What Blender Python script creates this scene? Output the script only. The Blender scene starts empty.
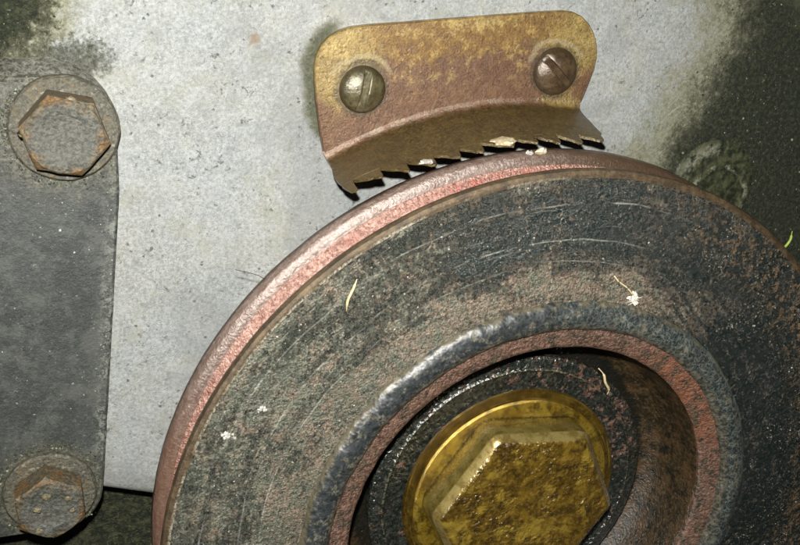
import bpy, bmesh, math, random
from mathutils import Vector, Matrix, noise as mn

# ------------------------------------------------------------------ camera
# World frame: pulley axis runs along Y through the origin, the pulley's front face lies at y = 0,
# the engine block's face at y = 25 mm, Z is up.  All lengths below are millimetres (MM turns them into metres).
MM = 0.001
scene = bpy.context.scene
C = scene.collection
rnd = random.Random(7)

n = Vector((32 - 400, -153 - 272.5, 1000.0)).normalized()        # into the block, in camera axes (x right, y down, z forward)
ex = (Vector((1, 0, 0)) - n[0] * n).normalized()
ey = n.cross(ex)
def w(v):                                                        # camera-axes vector -> world vector
    return Vector((v.dot(ex), v.dot(n), -v.dot(ey)))
right, up, back = w(Vector((1, 0, 0))), w(Vector((0, -1, 0))), w(Vector((0, 0, -1)))
cam_pos = Vector((-69.29, -130.0, 110.24)) * MM
cam = bpy.data.objects.new('camera', bpy.data.cameras.new('camera'))
C.objects.link(cam)
M3 = Matrix((right, up, back)).transposed()
cam.matrix_world = Matrix.Translation(cam_pos) @ M3.to_4x4()
cam.data.sensor_width = 36; cam.data.lens = 45.0
cam.data.clip_start = 0.005; cam.data.clip_end = 10
scene.camera = cam

# ------------------------------------------------------------------ light: the phone's flash beside the lens, dim surroundings
wd = bpy.data.worlds.new('World'); scene.world = wd; wd.use_nodes = True
wd.node_tree.nodes['Background'].inputs[0].default_value = (0.9, 0.95, 1.0, 1)
wd.node_tree.nodes['Background'].inputs[1].default_value = 0.018
fl = bpy.data.lights.new('flash', 'AREA'); fl.shape = 'DISK'; fl.size = 0.004
fl.energy = 0.72; fl.color = (1.0, 0.985, 0.935)
flo = bpy.data.objects.new('flash', fl); C.objects.link(flo)
fpos = cam_pos + right * (-0.003) + up * 0.0125
aim = (Vector((-22, 25, 62)) * MM - fpos).normalized()
flo.matrix_world = Matrix.Translation(fpos) @ aim.to_track_quat('-Z', 'Y').to_matrix().to_4x4()
vs = scene.view_settings
vs.view_transform = 'Standard'; vs.look = 'None'; vs.gamma = 1.0; vs.use_curve_mapping = False; vs.exposure = 0.0

# ------------------------------------------------------------------ material helper
class Mat:
    def __init__(s, name):
        s.m = bpy.data.materials.new(name); s.m.use_nodes = True
        s.nt = s.m.node_tree; s.b = s.nt.nodes['Principled BSDF']
        tc = s.nt.nodes.new('ShaderNodeTexCoord')
        v = s.nt.nodes.new('ShaderNodeVectorMath'); v.operation = 'SCALE'; v.inputs['Scale'].default_value = 1000
        s.nt.links.new(tc.outputs['Object'], v.inputs[0]); s.P = v.outputs[0]
        sp = s.nt.nodes.new('ShaderNodeSeparateXYZ'); s.nt.links.new(s.P, sp.inputs[0])
        s.x, s.y, s.z = sp.outputs
    def put(s, sock, val):
        if isinstance(val, bpy.types.NodeSocket): s.nt.links.new(val, sock)
        elif isinstance(val, (tuple, list)):
            sock.default_value = tuple(val) + ((1,) if len(val) == 3 and sock.type == 'RGBA' else ())
        else: sock.default_value = val
    def math(s, op, a, b=0.0, clamp=False):
        k = s.nt.nodes.new('ShaderNodeMath'); k.operation = op; k.use_clamp = clamp
        s.put(k.inputs[0], a); s.put(k.inputs[1], b); return k.outputs[0]
    def add(s, a, b): return s.math('ADD', a, b)
    def sub(s, a, b): return s.math('SUBTRACT', a, b)
    def mul(s, a, b): return s.math('MULTIPLY', a, b)
    def mx(s, a, b): return s.math('MAXIMUM', a, b)
    def step(s, v, lo, hi):                                        # smooth step; lo > hi gives a falling one
        k = s.nt.nodes.new('ShaderNodeMapRange'); k.interpolation_type = 'SMOOTHSTEP'
        s.put(k.inputs['Value'], v)
        if lo < hi: k.inputs['From Min'].default_value, k.inputs['From Max'].default_value = lo, hi
        else:
            k.inputs['From Min'].default_value, k.inputs['From Max'].default_value = hi, lo
            k.inputs['To Min'].default_value, k.inputs['To Max'].default_value = 1, 0
        return k.outputs[0]
    def noise(s, sc, det=4, rough=0.55, dist=0.0, vec=None, off=0.0):
        k = s.nt.nodes.new('ShaderNodeTexNoise')
        k.inputs['Scale'].default_value = sc; k.inputs['Detail'].default_value = det
        k.inputs['Roughness'].default_value = rough; k.inputs['Distortion'].default_value = dist
        v = vec or s.P
        if off:
            a = s.nt.nodes.new('ShaderNodeVectorMath'); a.operation = 'ADD'
            s.nt.links.new(v, a.inputs[0]); a.inputs[1].default_value = (off, off * 1.7, off * .6); v = a.outputs[0]
        s.nt.links.new(v, k.inputs['Vector']); return k.outputs['Fac']
    def voro(s, sc, feature='F1', out='Distance', vec=None, rand=1.0):
        k = s.nt.nodes.new('ShaderNodeTexVoronoi'); k.feature = feature
        k.inputs['Scale'].default_value = sc; k.inputs['Randomness'].default_value = rand
        s.nt.links.new(vec or s.P, k.inputs['Vector']); return k.outputs[out]
    def mix(s, f, a, b):
        k = s.nt.nodes.new('ShaderNodeMix'); k.data_type = 'RGBA'
        s.put(k.inputs[0], f); s.put(k.inputs[6], a); s.put(k.inputs[7], b); return k.outputs[2]
    def comb(s, x, y, z):
        k = s.nt.nodes.new('ShaderNodeCombineXYZ')
        s.put(k.inputs[0], x); s.put(k.inputs[1], y); s.put(k.inputs[2], z); return k.outputs[0]
    def rad(s, cx=0.0, cz=0.0):
        dx, dz = s.sub(s.x, cx), s.sub(s.z, cz)
        return s.math('SQRT', s.add(s.mul(dx, dx), s.mul(dz, dz)))
    def ang(s): return s.mul(s.math('ARCTAN2', s.z, s.x), 57.29578)
    def bump(s, h, amp, prev=None):
        k = s.nt.nodes.new('ShaderNodeBump'); k.inputs['Strength'].default_value = 1
        k.inputs['Distance'].default_value = amp * MM
        s.put(k.inputs['Height'], h)
        if prev: s.nt.links.new(prev, k.inputs['Normal'])
        return k.outputs[0]
    def peb(s, amp, prev=None, sc=1.5, off=91.0): return s.bump(s.noise(sc, 1, .4, off=off), amp, prev)
    def out(s, col, rough=0.6, metal=0.0, normal=None, spec=0.5, coat=0.0):
        s.put(s.b.inputs['Base Color'], col); s.put(s.b.inputs['Roughness'], rough)
        s.put(s.b.inputs['Metallic'], metal); s.put(s.b.inputs['Specular IOR Level'], spec)
        if coat: s.put(s.b.inputs['Coat Weight'], coat); s.b.inputs['Coat Roughness'].default_value = .14
        if normal:
            s.nt.links.new(normal, s.b.inputs['Normal'])
            if coat: s.nt.links.new(normal, s.b.inputs['Coat Normal'])
        return s.m

# ------------------------------------------------------------------ materials
def mat_block():
    m = Mat('cast_block_paint')
    big = m.noise(.05, 3, .6); mid = m.noise(.3, 6, .7); fine = m.noise(1.6, 6, .8); grain = m.noise(5.5, 3, .75)
    c = m.mix(m.step(big, .35, .65), (0.258, 0.275, 0.279), (0.301, 0.299, 0.271))
    c = m.mix(m.mul(m.step(mid, .42, .66), .8), c, (0.343, 0.353, 0.352))
    c = m.mix(m.mul(m.step(m.noise(.11, 5, .7, off=41), .48, .64), .45), c, (0.203, 0.212, 0.205))
    c = m.mix(m.mul(m.step(fine, .47, .64), .75), c, (0.421, 0.432, 0.418))
    c = m.mix(m.mul(m.step(fine, .50, .36), .7), c, (0.164, 0.173, 0.167))
    c = m.mix(m.mul(m.step(grain, .54, .70), .5), c, (0.125, 0.134, 0.124))
    c = m.mix(m.mul(m.step(m.noise(.16, 5, .65, off=11), .50, .68), .5), c, (0.265, 0.263, 0.202))
    c = m.mix(m.mul(m.step(m.noise(.045, 5, .7, .5, off=71), .44, .62), .5), c, (0.179, 0.186, 0.184))
    c = m.mix(m.mul(m.step(m.noise(.6, 7, .8, off=77), .54, .64), .45), c, (0.132, 0.135, 0.117))
    # dark pits and stains, single and in clusters
    pn = m.noise(.75, 7, .78, .6, off=17)
    pit = m.mul(m.step(pn, .575, .66), m.step(m.noise(.11, 3, .6, off=5), .44, .58))
    vv = m.voro(.6); pit2 = m.mul(m.step(m.add(vv, m.mul(m.sub(fine, .5), .5)), .17, .05), m.step(m.noise(.2, 3, .6, off=8), .50, .56))
    pits = m.mx(pit, pit2)
    c = m.mix(m.mul(pits, .75), c, (.06, .065, .05))
    for q, (ca, sa) in enumerate(((.9, .43), (.3, .95), (.97, -.22))):
        u_ = m.add(m.mul(m.x, ca), m.mul(m.z, sa)); v_ = m.sub(m.mul(m.z, ca), m.mul(m.x, sa))
        sn = m.noise(1.0, 2, .5, vec=m.comb(m.mul(u_, .05), q * 7.0, m.mul(v_, 1.1)), off=q * 13.0 + 2)
        c = m.mix(m.mul(m.mul(m.step(m.math('ABSOLUTE', m.sub(sn, .5)), .008, .002), m.step(m.noise(.09, 3, .6, off=q * 5.0 + 60), .54, .62)), .35), c, (.16, .165, .15) if q else (.52, .52, .50))
    # brown drip spot
    sp = m.step(m.add(m.rad(-40.5, 83.0), m.mul(m.noise(1.2, 3), 1.2)), 2.0, .9)
    c = m.mix(m.mul(sp, .75), c, (.19, .13, .08))
    # oily grime: right side, top left corner, beside the pointer, along the lower edge
    wob = m.add(m.mul(m.sub(m.noise(.12, 5, .6, off=2), .5), 20), m.mul(m.sub(m.noise(.8, 6, .8, off=4), .5), 14))
    xr = m.add(m.add(m.x, wob), m.mul(m.mx(m.sub(75, m.z), -4), .55))
    olive = m.step(xr, 27, 45); black = m.step(xr, 37, 56)
    tl = m.add(m.rad(-84, 97), m.mul(wob, .7))
    olive = m.mx(olive, m.step(tl, 25, 15)); black = m.mx(black, m.step(tl, 19.5, 11))
    ba = m.step(m.add(m.rad(-70, 74), m.mul(wob, .35)), 13, 8.5)
    ba = m.mul(ba, m.step(m.add(m.z, m.mul(m.x, -.5)), 108, 114)); olive = m.mx(olive, m.mul(ba, .55)); black = m.mx(black, m.mul(ba, .45))
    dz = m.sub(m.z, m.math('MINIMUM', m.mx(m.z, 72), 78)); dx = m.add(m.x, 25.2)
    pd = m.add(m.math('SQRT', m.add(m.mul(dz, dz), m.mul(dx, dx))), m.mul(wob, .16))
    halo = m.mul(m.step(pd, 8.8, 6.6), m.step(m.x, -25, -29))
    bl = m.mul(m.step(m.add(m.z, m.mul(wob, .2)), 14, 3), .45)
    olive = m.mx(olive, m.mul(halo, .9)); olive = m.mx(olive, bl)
    gr = m.noise(2.0, 6, .8, off=6); gs = m.mul(m.sub(m.noise(1.1, 7, .82, off=51), .5), 1.6)
    olive = m.step(m.add(olive, m.mul(gs, m.step(olive, 0, .2))), .05, 1.0); black = m.step(m.add(black, m.mul(gs, m.step(black, 0, .2))), .12, .95)
    oc = m.mix(m.step(gr, .38, .62), (.10, .097, .045), (.23, .225, .145))
    bc = m.mix(m.step(m.noise(1.3, 7, .8, off=9), .44, .66), (.008, .012, .006), (.058, .068, .028))
    bc = m.mix(m.mul(m.step(m.add(m.rad(68, 90), m.mul(wob, .4)), 14, 5), .6), bc, (.17, .17, .11))
    bc = m.mix(m.mul(m.step(gr, .60, .70), .7), bc, (.15, .17, .10))
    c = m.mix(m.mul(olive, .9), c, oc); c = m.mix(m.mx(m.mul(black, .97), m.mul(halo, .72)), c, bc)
    # scratches wiped into the olive film
    str_ = m.noise(1.0, 5, .7, vec=m.comb(m.mul(m.add(m.x, m.mul(m.z, -1.3)), .9), 0, m.mul(m.add(m.z, m.mul(m.x, .6)), .13)))
    sm = m.mul(m.mul(m.mul(m.step(str_, .57, .68), olive), m.step(xr, 52, 40)), m.step(m.x, 15, 25))
    c = m.mix(m.mul(sm, .5), c, (.42, .42, .34))
    nrm = m.bump(grain, .09); nrm = m.bump(fine, .17, nrm); nrm = m.bump(pits, -.04, nrm)
    nrm = m.bump(m.mul(black, m.noise(2.0, 6, .8, off=21)), .5, nrm)
    return m.out(c, m.sub(m.add(.50, m.mul(fine, .2)), m.mul(black, .15)), 0.0, nrm, .5)

def mat_lower():
    m = Mat('oily_lower_casting')
    a = m.noise(.6, 6, .7); b = m.noise(2.4, 4, .7)
    c = m.mix(m.step(a, .4, .68), (.02, .026, .014), (.10, .10, .05))
    c = m.mix(m.step(b, .58, .72), c, (.20, .20, .13))
    return m.out(c, .42, 0, m.bump(b, .3, m.bump(a, .8)))

def mat_bracket():
    m = Mat('grey_bracket_paint')
    a = m.noise(.12, 4, .6); f = m.noise(1.5, 6, .8); g = m.noise(5.5, 3, .75)
    c = m.mix(m.step(a, .35, .68), (0.01984, 0.02313, 0.02142), (0.03526, 0.03927, 0.03553))
    c = m.mix(m.mul(m.step(f, .50, .66), .75), c, (0.06888, 0.07531, 0.06571))
    c = m.mix(m.mul(m.step(f, .48, .32), .7), c, (0.01929, 0.02152, 0.01947))
    c = m.mix(m.mul(m.step(g, .54, .70), .5), c, (0.1102, 0.113, 0.1022))
    sp2 = m.mul(m.step(m.noise(.8, 7, .8, off=9), .60, .67), .85)
    e0 = m.add(m.mul(m.z, .157), m.mul(m.x, -1.0))
    edge = m.mul(m.step(m.add(e0, m.mul(m.sub(f, .5), 4)), 76.0, 73.3), m.step(m.noise(1.2, 6, .8, off=2), .48, .56))
    c = m.mix(m.mx(sp2, m.mul(edge, .8)), c, (0.1984, 0.2044, 0.1752))
    c = m.mix(m.mul(m.step(m.noise(.16, 6, .75, off=61), .46, .60), .55), c, (0.084, 0.088, 0.078))
    c = m.mix(m.mul(m.step(m.noise(.22, 6, .75, off=66), .52, .62), .6), c, (0.0176, 0.02, 0.01794))
    wx = m.add(m.mul(m.sub(m.noise(.5, 6, .75, off=7), .5), 11), 0)
    ring = m.step(m.add(m.rad(-70, 74), wx), 15, 8.5); ring2 = m.step(m.add(m.rad(-80, 10), wx), 11, 7.5)
    top = m.step(m.add(m.z, wx), 73, 84)
    d = m.mix(m.step(m.noise(1.2, 7, .8, off=13), .42, .62), (0.01929, 0.01937, 0.01071), (0.1322, 0.1264, 0.09001))
    c = m.mix(m.mul(m.mx(m.mx(ring, ring2), top), .85), c, d)
    c = m.mix(m.mul(m.step(m.add(m.z, wx), 79, 84), .75), c, m.mix(m.step(f, .42, .6), (0.008264, 0.00968, 0.004867), (0.04959, 0.04842, 0.02677)))
    return m.out(c, .5, 0, m.bump(g, .06, m.bump(f, .10, m.peb(.05, None, 2.2))), .7)

def mat_face():
    m = Mat('pulley_face')
    r = m.rad(); a = m.ang()
    ringn = m.noise(.5, 5, .7, vec=m.comb(r, m.mul(a, .10), 0)); ringf = m.noise(2.4, 3, .6, vec=m.comb(r, m.mul(a, .03), 3))
    big = m.noise(.075, 4, .6, .3); mid = m.noise(.45, 7, .8); fine = m.noise(1.5, 6, .82); grain = m.noise(4.2, 4, .8)
    black = m.mix(m.step(fine, .42, .68), (0.0043, 0.00774, 0.00672), (0.0344, 0.04472, 0.03948))
    dust = m.mix(m.step(m.add(m.mul(grain, .5), m.mul(fine, .5)), .38, .62), (0.01892, 0.02236, 0.01512), (0.1806, 0.1806, 0.1302))
    tan = m.mix(m.step(m.add(m.mul(grain, .5), m.mul(fine, .5)), .38, .62), (0.0516, 0.0387, 0.0252), (0.2838, 0.215, 0.1512))
    dust = m.mix(m.step(m.add(m.noise(.3, 7, .78, off=8), m.add(m.mul(m.step(r, 56, 46), .05), m.mul(m.step(a, 135, 100), .03))), .47, .64), dust, tan)
    # how much of the black paint still shows under the caked dust
    topb = m.mul(m.mul(m.step(a, 44, 62), m.step(a, 128, 102)), m.mul(m.step(r, 46, 53), m.step(r, 66, 60)))
    cover = m.add(m.add(m.mul(big, .42), m.mul(mid, .58)), m.mul(m.sub(ringn, .5), .42))
    cover = m.sub(cover, m.add(m.mul(topb, .115), m.mul(m.step(a, 66, 36), .165)))
    cover = m.add(cover, m.mul(m.step(a, 98, 135), .04))
    cover = m.add(cover, m.mul(m.mul(m.step(r, 54, 46), m.step(a, 40, 66)), .055))
    k = m.step(m.add(cover, m.mul(m.sub(fine, .5), .45)), .38, .56)
    c = m.mix(k, black, dust)
    # tan scabs over the black paint, darker crumbs all over, green grey film on the left
    c = m.mix(m.mul(m.step(m.noise(.8, 7, .8, off=44), .565, .62), .65), c, tan)
    c = m.mix(m.mul(m.step(fine, .46, .37), .8), c, (.014, .018, .016))
    c = m.mix(m.mul(m.mul(m.step(a, 92, 135), m.step(m.noise(.2, 6, .75, off=20), .42, .60)), .45), c, (.035, .046, .030))
    c = m.mix(m.mul(m.mul(m.step(grain, .56, .68), m.step(a, 20, 110)), .5), c, (.42, .41, .36))
    # oily streaks wiped over the right
    stv = m.comb(m.add(m.mul(m.x, .80), m.mul(m.z, .60)), 0, m.mul(m.sub(m.mul(m.z, .80), m.mul(m.x, .60)), .12))
    st = m.mul(m.step(m.noise(.6, 5, .65, vec=stv), .49, .58), m.mul(m.step(a, 70, 56), m.step(a, 22, 40)))
    c = m.mix(m.mul(st, .85), c, (.008, .012, .011))
    # orange rust crumbs near the rim on the right
    ru = m.mul(m.mul(m.step(m.noise(1.0, 6, .78, off=25), .51, .58), m.step(r, 51, 60)), m.step(a, 80, 50))
    c = m.mix(m.mul(ru, .85), c, m.mix(m.step(fine, .4, .6), (.10, .06, .03), (.23, .155, .085)))
    # turning scratches
    rw = m.add(r, m.mul(m.sub(m.noise(.05, 2, .5, off=3), .5), 3.0))
    sc = m.mx(m.step(m.math('ABSOLUTE', m.sub(rw, 59.6)), .20, .03), m.mx(m.step(m.math('ABSOLUTE', m.sub(rw, 53.6)), .2, .03), m.step(m.math('ABSOLUTE', m.sub(rw, 50.0)), .18, .03)))
    sc = m.mul(sc, m.mul(m.step(a, 62, 80), m.step(m.noise(.16, 4, .7, off=31), .42, .58)))
    sc = m.mx(sc, m.mul(m.step(ringf, .62, .70), m.mul(m.step(a, 60, 85), .35)))
    c = m.mix(m.mul(sc, .6), c, (.33, .33, .28))
    nrm = m.bump(ringf, .05); nrm = m.bump(grain, .07, nrm); nrm = m.bump(fine, .14, nrm); nrm = m.bump(k, .15, nrm); nrm = m.peb(.17, m.peb(.17, m.peb(.22, nrm, .55, 12.0), 1.5, 47.0), 2.8)
    return m.out(c, m.add(.20, m.mul(k, .18)), 0, nrm, .9)

def mat_frontrim():
    m = Mat('brown_rim_edge')
    a = m.noise(.5, 6, .75); f = m.noise(2.5, 5, .8)
    c = m.mix(m.step(a, .4, .65), (.050, .034, .019), (.125, .085, .045))
    c = m.mix(m.mul(m.step(f, .54, .7), .6), c, (.24, .18, .11))
    c = m.mix(m.mul(m.mul(m.step(m.rad(), 64.25, 63.9), m.step(f, .42, .55)), m.mul(m.step(m.noise(.12, 4, .7, off=3), .42, .58), m.step(m.ang(), 78, 108))), c, (.36, .33, .25))  # pale highlight painted into the colour along the inner edge, upper left
    return m.out(c, .42, .3, m.bump(f, .12))

def mat_groove():
    m = Mat('rusty_groove_wall')
    a = m.noise(.35, 6, .7); f = m.noise(1.5, 6, .84); g = m.noise(4.5, 3, .75); an = m.ang(); r = m.rad()
    c = m.mix(m.step(a, .35, .65), (0.2419, 0.103, 0.06931), (0.3158, 0.1622, 0.1184))
    c = m.mix(m.mul(m.step(f, .48, .60), .9), c, (0.4435, 0.2746, 0.2195))
    c = m.mix(m.mul(m.step(f, .50, .39), .85), c, (0.1277, 0.04493, 0.02772))
    redz = m.mx(m.mul(m.step(an, 66, 76), m.step(an, 116, 96)), m.mul(m.step(m.math('ABSOLUTE', m.sub(an, 119)), 2.4, .4), .8))
    redz = m.mul(redz, m.step(m.math('ABSOLUTE', m.sub(r, 61.9)), .9, .2))
    red = m.mul(redz, m.step(m.add(f, m.mul(m.sub(a, .5), .6)), .50, .56))
    c = m.mix(m.mul(red, .8), c, (0.3091, 0.03744, 0.02022))
    c = m.mix(m.mul(m.step(m.add(an, m.mul(m.sub(a, .5), 30)), 84, 64), .85), c, (0.08736, 0.04368, 0.02079))
    c = m.mix(m.mul(m.step(an, 146, 170), .6), c, (0.1613, 0.05304, 0.02599))
    return m.out(c, .28, .1, m.bump(f, .16, m.peb(.30, m.peb(.28, None, 1.6), 3.0, 5.0)), .9, .4)

def mat_rearrim():
    m = Mat('worn_rear_rim')
    r = m.rad(); an = m.ang()
    f = m.noise(1.3, 6, .82); st = m.noise(.8, 6, .75, vec=m.comb(m.mul(r, 2.0), m.mul(an, .6), m.mul(m.y, 2.0)))
    c = m.mix(m.step(st, .35, .65), (0.128, 0.0888, 0.07), (0.224, 0.1665, 0.14))
    c = m.mix(m.mul(m.step(f, .5, .62), .65), c, (0.12, 0.0629, 0.042))
    c = m.mix(m.mul(m.step(f, .46, .36), .5), c, (0.32, 0.2516, 0.224))
    c = m.mix(m.mul(m.step(an, 100, 74), .85), c, (0.072, 0.04292, 0.0224))
    c = m.mix(m.mul(m.step(an, 146, 166), .55), c, (0.16, 0.074, 0.042))
    c = m.mix(m.mul(m.step(m.add(m.y, m.mul(m.sub(f, .5), 1.2)), 11.5, 12.2), .94), c, (0.044, 0.02516, 0.0147))
    return m.out(c, .27, .25, m.bump(f, .10, m.peb(.08, m.peb(.06, None, 1.4), 2.6, 5.0)), .8, .1)

def mat_bead():
    m = Mat('crazed_bead')
    an = m.ang(); r = m.rad()
    wv = m.comb(m.add(m.x, m.mul(m.noise(.9, 4), 1.4)), 0, m.add(m.z, m.mul(m.noise(.9, 4, off=4), 1.4)))
    e = m.voro(1.0, 'DISTANCE_TO_EDGE', vec=wv); e2 = m.voro(2.1, 'DISTANCE_TO_EDGE', vec=wv)
    f = m.noise(1.3, 6, .8); g = m.noise(.5, 5, .7, off=6)
    c = m.mix(m.step(f, .38, .66), (.012, .015, .016), (.040, .046, .048))
    net = m.mul(m.mx(m.step(e, .06, .01), m.mul(m.step(e2, .05, .01), .7)), m.mul(m.step(an, 104, 66), m.step(f, .36, .5)))
    c = m.mix(m.mul(net, .45), c, (.24, .28, .23))
    c = m.mix(m.mul(m.mul(m.step(r, 42.0, 42.7), m.step(an, 62, 30)), .45), c, (.22, .26, .22))
    ed = m.mul(m.step(m.add(r, m.mul(m.sub(f, .5), 1.2)), 41.9, 42.8), m.step(m.noise(.25, 4, .7, off=3), .43, .55))
    c = m.mix(m.mul(ed, .6), c, (.13, .105, .055))
    c = m.mix(m.mul(m.step(m.noise(.6, 7, .8, off=12), .52, .60), .75), c, m.mix(m.step(f, .4, .6), (.07, .065, .045), (.19, .17, .125)))
    ins = m.step(m.add(r, m.mul(m.sub(g, .5), 3)), 39.6, 38.4)
    c = m.mix(m.mul(ins, .75), c, m.mix(m.step(f, .42, .6), (.02, .022, .017), (.14, .12, .085)))
    nrm = m.bump(f, .05, m.peb(.08, m.bump(m.noise(.45, 2, .5, off=6), .38), 1.3))
    return m.out(c, m.add(.33, m.mul(f, .16)), .0, nrm, .8)

def mat_lip():
    m = Mat('rusty_lip')
    a = m.noise(.6, 6, .78); f = m.noise(1.6, 6, .84); an = m.ang()
    c = m.mix(m.step(a, .35, .65), (0.0903, 0.0464, 0.0296), (0.172, 0.0944, 0.06512))
    c = m.mix(m.mul(m.step(f, .47, .63), .75), c, (0.2666, 0.168, 0.1221))
    c = m.mix(m.mul(m.step(f, .48, .38), .8), c, (0.0387, 0.0224, 0.01554))
    c = m.mix(m.mul(m.mul(m.mul(m.step(an, 68, 42), m.step(an, 4, 24)), m.step(a, .40, .55)), .65), c, (0.215, 0.068, 0.0259))
    c = m.mix(m.mul(m.step(m.noise(.5, 7, .8, off=5), .50, .57), .85), c, m.mix(m.step(f, .42, .6), (0.0172, 0.0176, 0.01184), (0.086, 0.072, 0.0444)))
    return m.out(c, .36, 0, m.bump(f, .20, m.peb(.22, m.peb(.2, None, 1.3), 2.6, 5.0)), .8)

def mat_recess():
    m = Mat('recess_wall')
    a = m.noise(.3, 6, .75); f = m.noise(1.5, 6, .82); r = m.rad(); an = m.ang()
    c = m.mix(m.step(a, .38, .62), (0.01716, 0.012, 0.00522), (0.0561, 0.036, 0.01624))
    c = m.mix(m.mul(m.step(f, .49, .63), .65), c, (0.1056, 0.075, 0.0406))
    c = m.mix(m.mul(m.step(f, .47, .38), .7), c, (0.0132, 0.0108, 0.00638))
    c = m.mix(m.mul(m.step(m.noise(.35, 7, .8, off=5), .50, .57), .85), c, (0.00792, 0.0084, 0.0058))
    c = m.mix(m.mul(m.mul(m.step(a, .5, .6), m.step(an, 60, 20)), .2), c, (0.1122, 0.045, 0.0174))
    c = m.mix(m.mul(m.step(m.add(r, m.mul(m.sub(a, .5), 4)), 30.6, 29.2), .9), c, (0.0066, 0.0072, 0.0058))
    return m.out(c, .28, 0, m.bump(f, .14, m.peb(.12, m.peb(.10, None, 1.3), 2.6, 5.0)), .8)

def mat_hub():
    m = Mat('black_hub')
    a = m.noise(.4, 6, .75); f = m.noise(1.5, 6, .82); r = m.rad(); an = m.ang()
    c = m.mix(m.step(f, .42, .66), (.007, .009, .008), (.045, .048, .038))
    cov = m.add(m.noise(.4, 7, .8, off=5), m.mul(m.mul(m.step(an, 92, 72), m.step(an, -10, 20)), .07))
    c = m.mix(m.mul(m.step(cov, .59, .63), .75), c, m.mix(m.step(f, .4, .6), (.07, .035, .025), (.24, .14, .105)))
    c = m.mix(m.mul(m.step(f, .58, .68), .5), c, (.15, .14, .10))
    c = m.mix(m.mul(m.step(m.math('ABSOLUTE', m.sub(r, 25.0)), .22, .08), m.mul(m.step(f, .44, .56), .55)), c, (.16, .15, .085))
    return m.out(c, .20, 0, m.bump(f, .07, m.peb(.45, None, 1.3)), 1.0)

def mat_gold(name, dirt):
    m = Mat(name)
    a = m.noise(.22, 5, .65); b = m.noise(.42, 6, .75, off=4); f = m.noise(1.5, 6, .82)
    if dirt:
        top = m.step(m.add(m.y, m.mul(m.sub(b, .5), .5)), 3.5, 3.15); side = m.step(m.y, 4.4, 4.7)
        edge_ = m.mix(m.step(b, .40, .58), (.26, .18, .045), (.44, .34, .12))
        c = m.mix(m.step(a, .35, .65), (.20, .142, .028), (.32, .245, .065))
        c = m.mix(m.mul(m.step(b, .48, .60), .6), c, (.09, .058, .010))
        c = m.mix(m.mul(m.step(f, .58, .68), .6), c, (.42, .34, .15))
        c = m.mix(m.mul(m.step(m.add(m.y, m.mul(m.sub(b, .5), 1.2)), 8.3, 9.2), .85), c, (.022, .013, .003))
        c = m.mix(side, edge_, c)
        d = m.mix(m.step(b, .38, .62), (.060, .034, .005), (.20, .120, .013))
        d = m.mix(m.mul(m.step(f, .53, .64), .6), d, (.36, .25, .05))
        d = m.mix(m.mul(m.step(f, .45, .35), .5), d, (.016, .009, .003))
        d = m.mix(m.mul(m.step(m.noise(.16, 5, .7, .6, off=81), .46, .60), .7), d, m.mix(m.step(f, .4, .6), (.028, .015, .003), (.12, .066, .007)))
        d = m.mix(m.mul(m.step(m.noise(.2, 4, .65, off=86), .54, .64), .5), d, (.42, .29, .04))
        smo = m.add(.25, m.step(m.noise(.2, 4, .6, off=83), .42, .6))
        c = m.mix(top, c, d)
        lum = m.noise(.8, 3, .55, off=61)
        nrm = m.bump(m.mul(m.sub(f, .5), m.add(.3, top)), .07, m.bump(m.mul(m.mul(m.sub(m.noise(1.7, 1, .4, off=33), .5), smo), m.add(.05, top)), .34, m.bump(m.mul(m.sub(m.noise(.5, 1, .4, off=61), .5), m.add(.05, top)), .6)))
        return m.out(c, m.add(.20, m.mul(f, .14)), m.sub(.65, m.mul(top, .35)), nrm, .8, 1.0)
    r = m.rad(); rg = m.noise(3.0, 3, .7, vec=m.comb(r, m.mul(m.ang(), .01), 0))
    k0, k1 = ((.34, .205, .014), (.58, .40, .055)) if dirt is None else ((.13, .075, .008), (.24, .15, .022))
    c = m.mix(m.step(a, .35, .65), k0, k1)
    c = m.mix(m.mul(m.step(b, .46, .60), .75), c, (.075, .042, .006))
    c = m.mix(m.mul(m.step(rg, .55, .65), .6), c, (.50, .36, .09))
    c = m.mix(m.mul(m.step(f, .47, .37), .7), c, (.03, .018, .004))
    return m.out(c, .22, .7, m.bump(f, .14, m.bump(rg, .06)), .8, .8)

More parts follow.
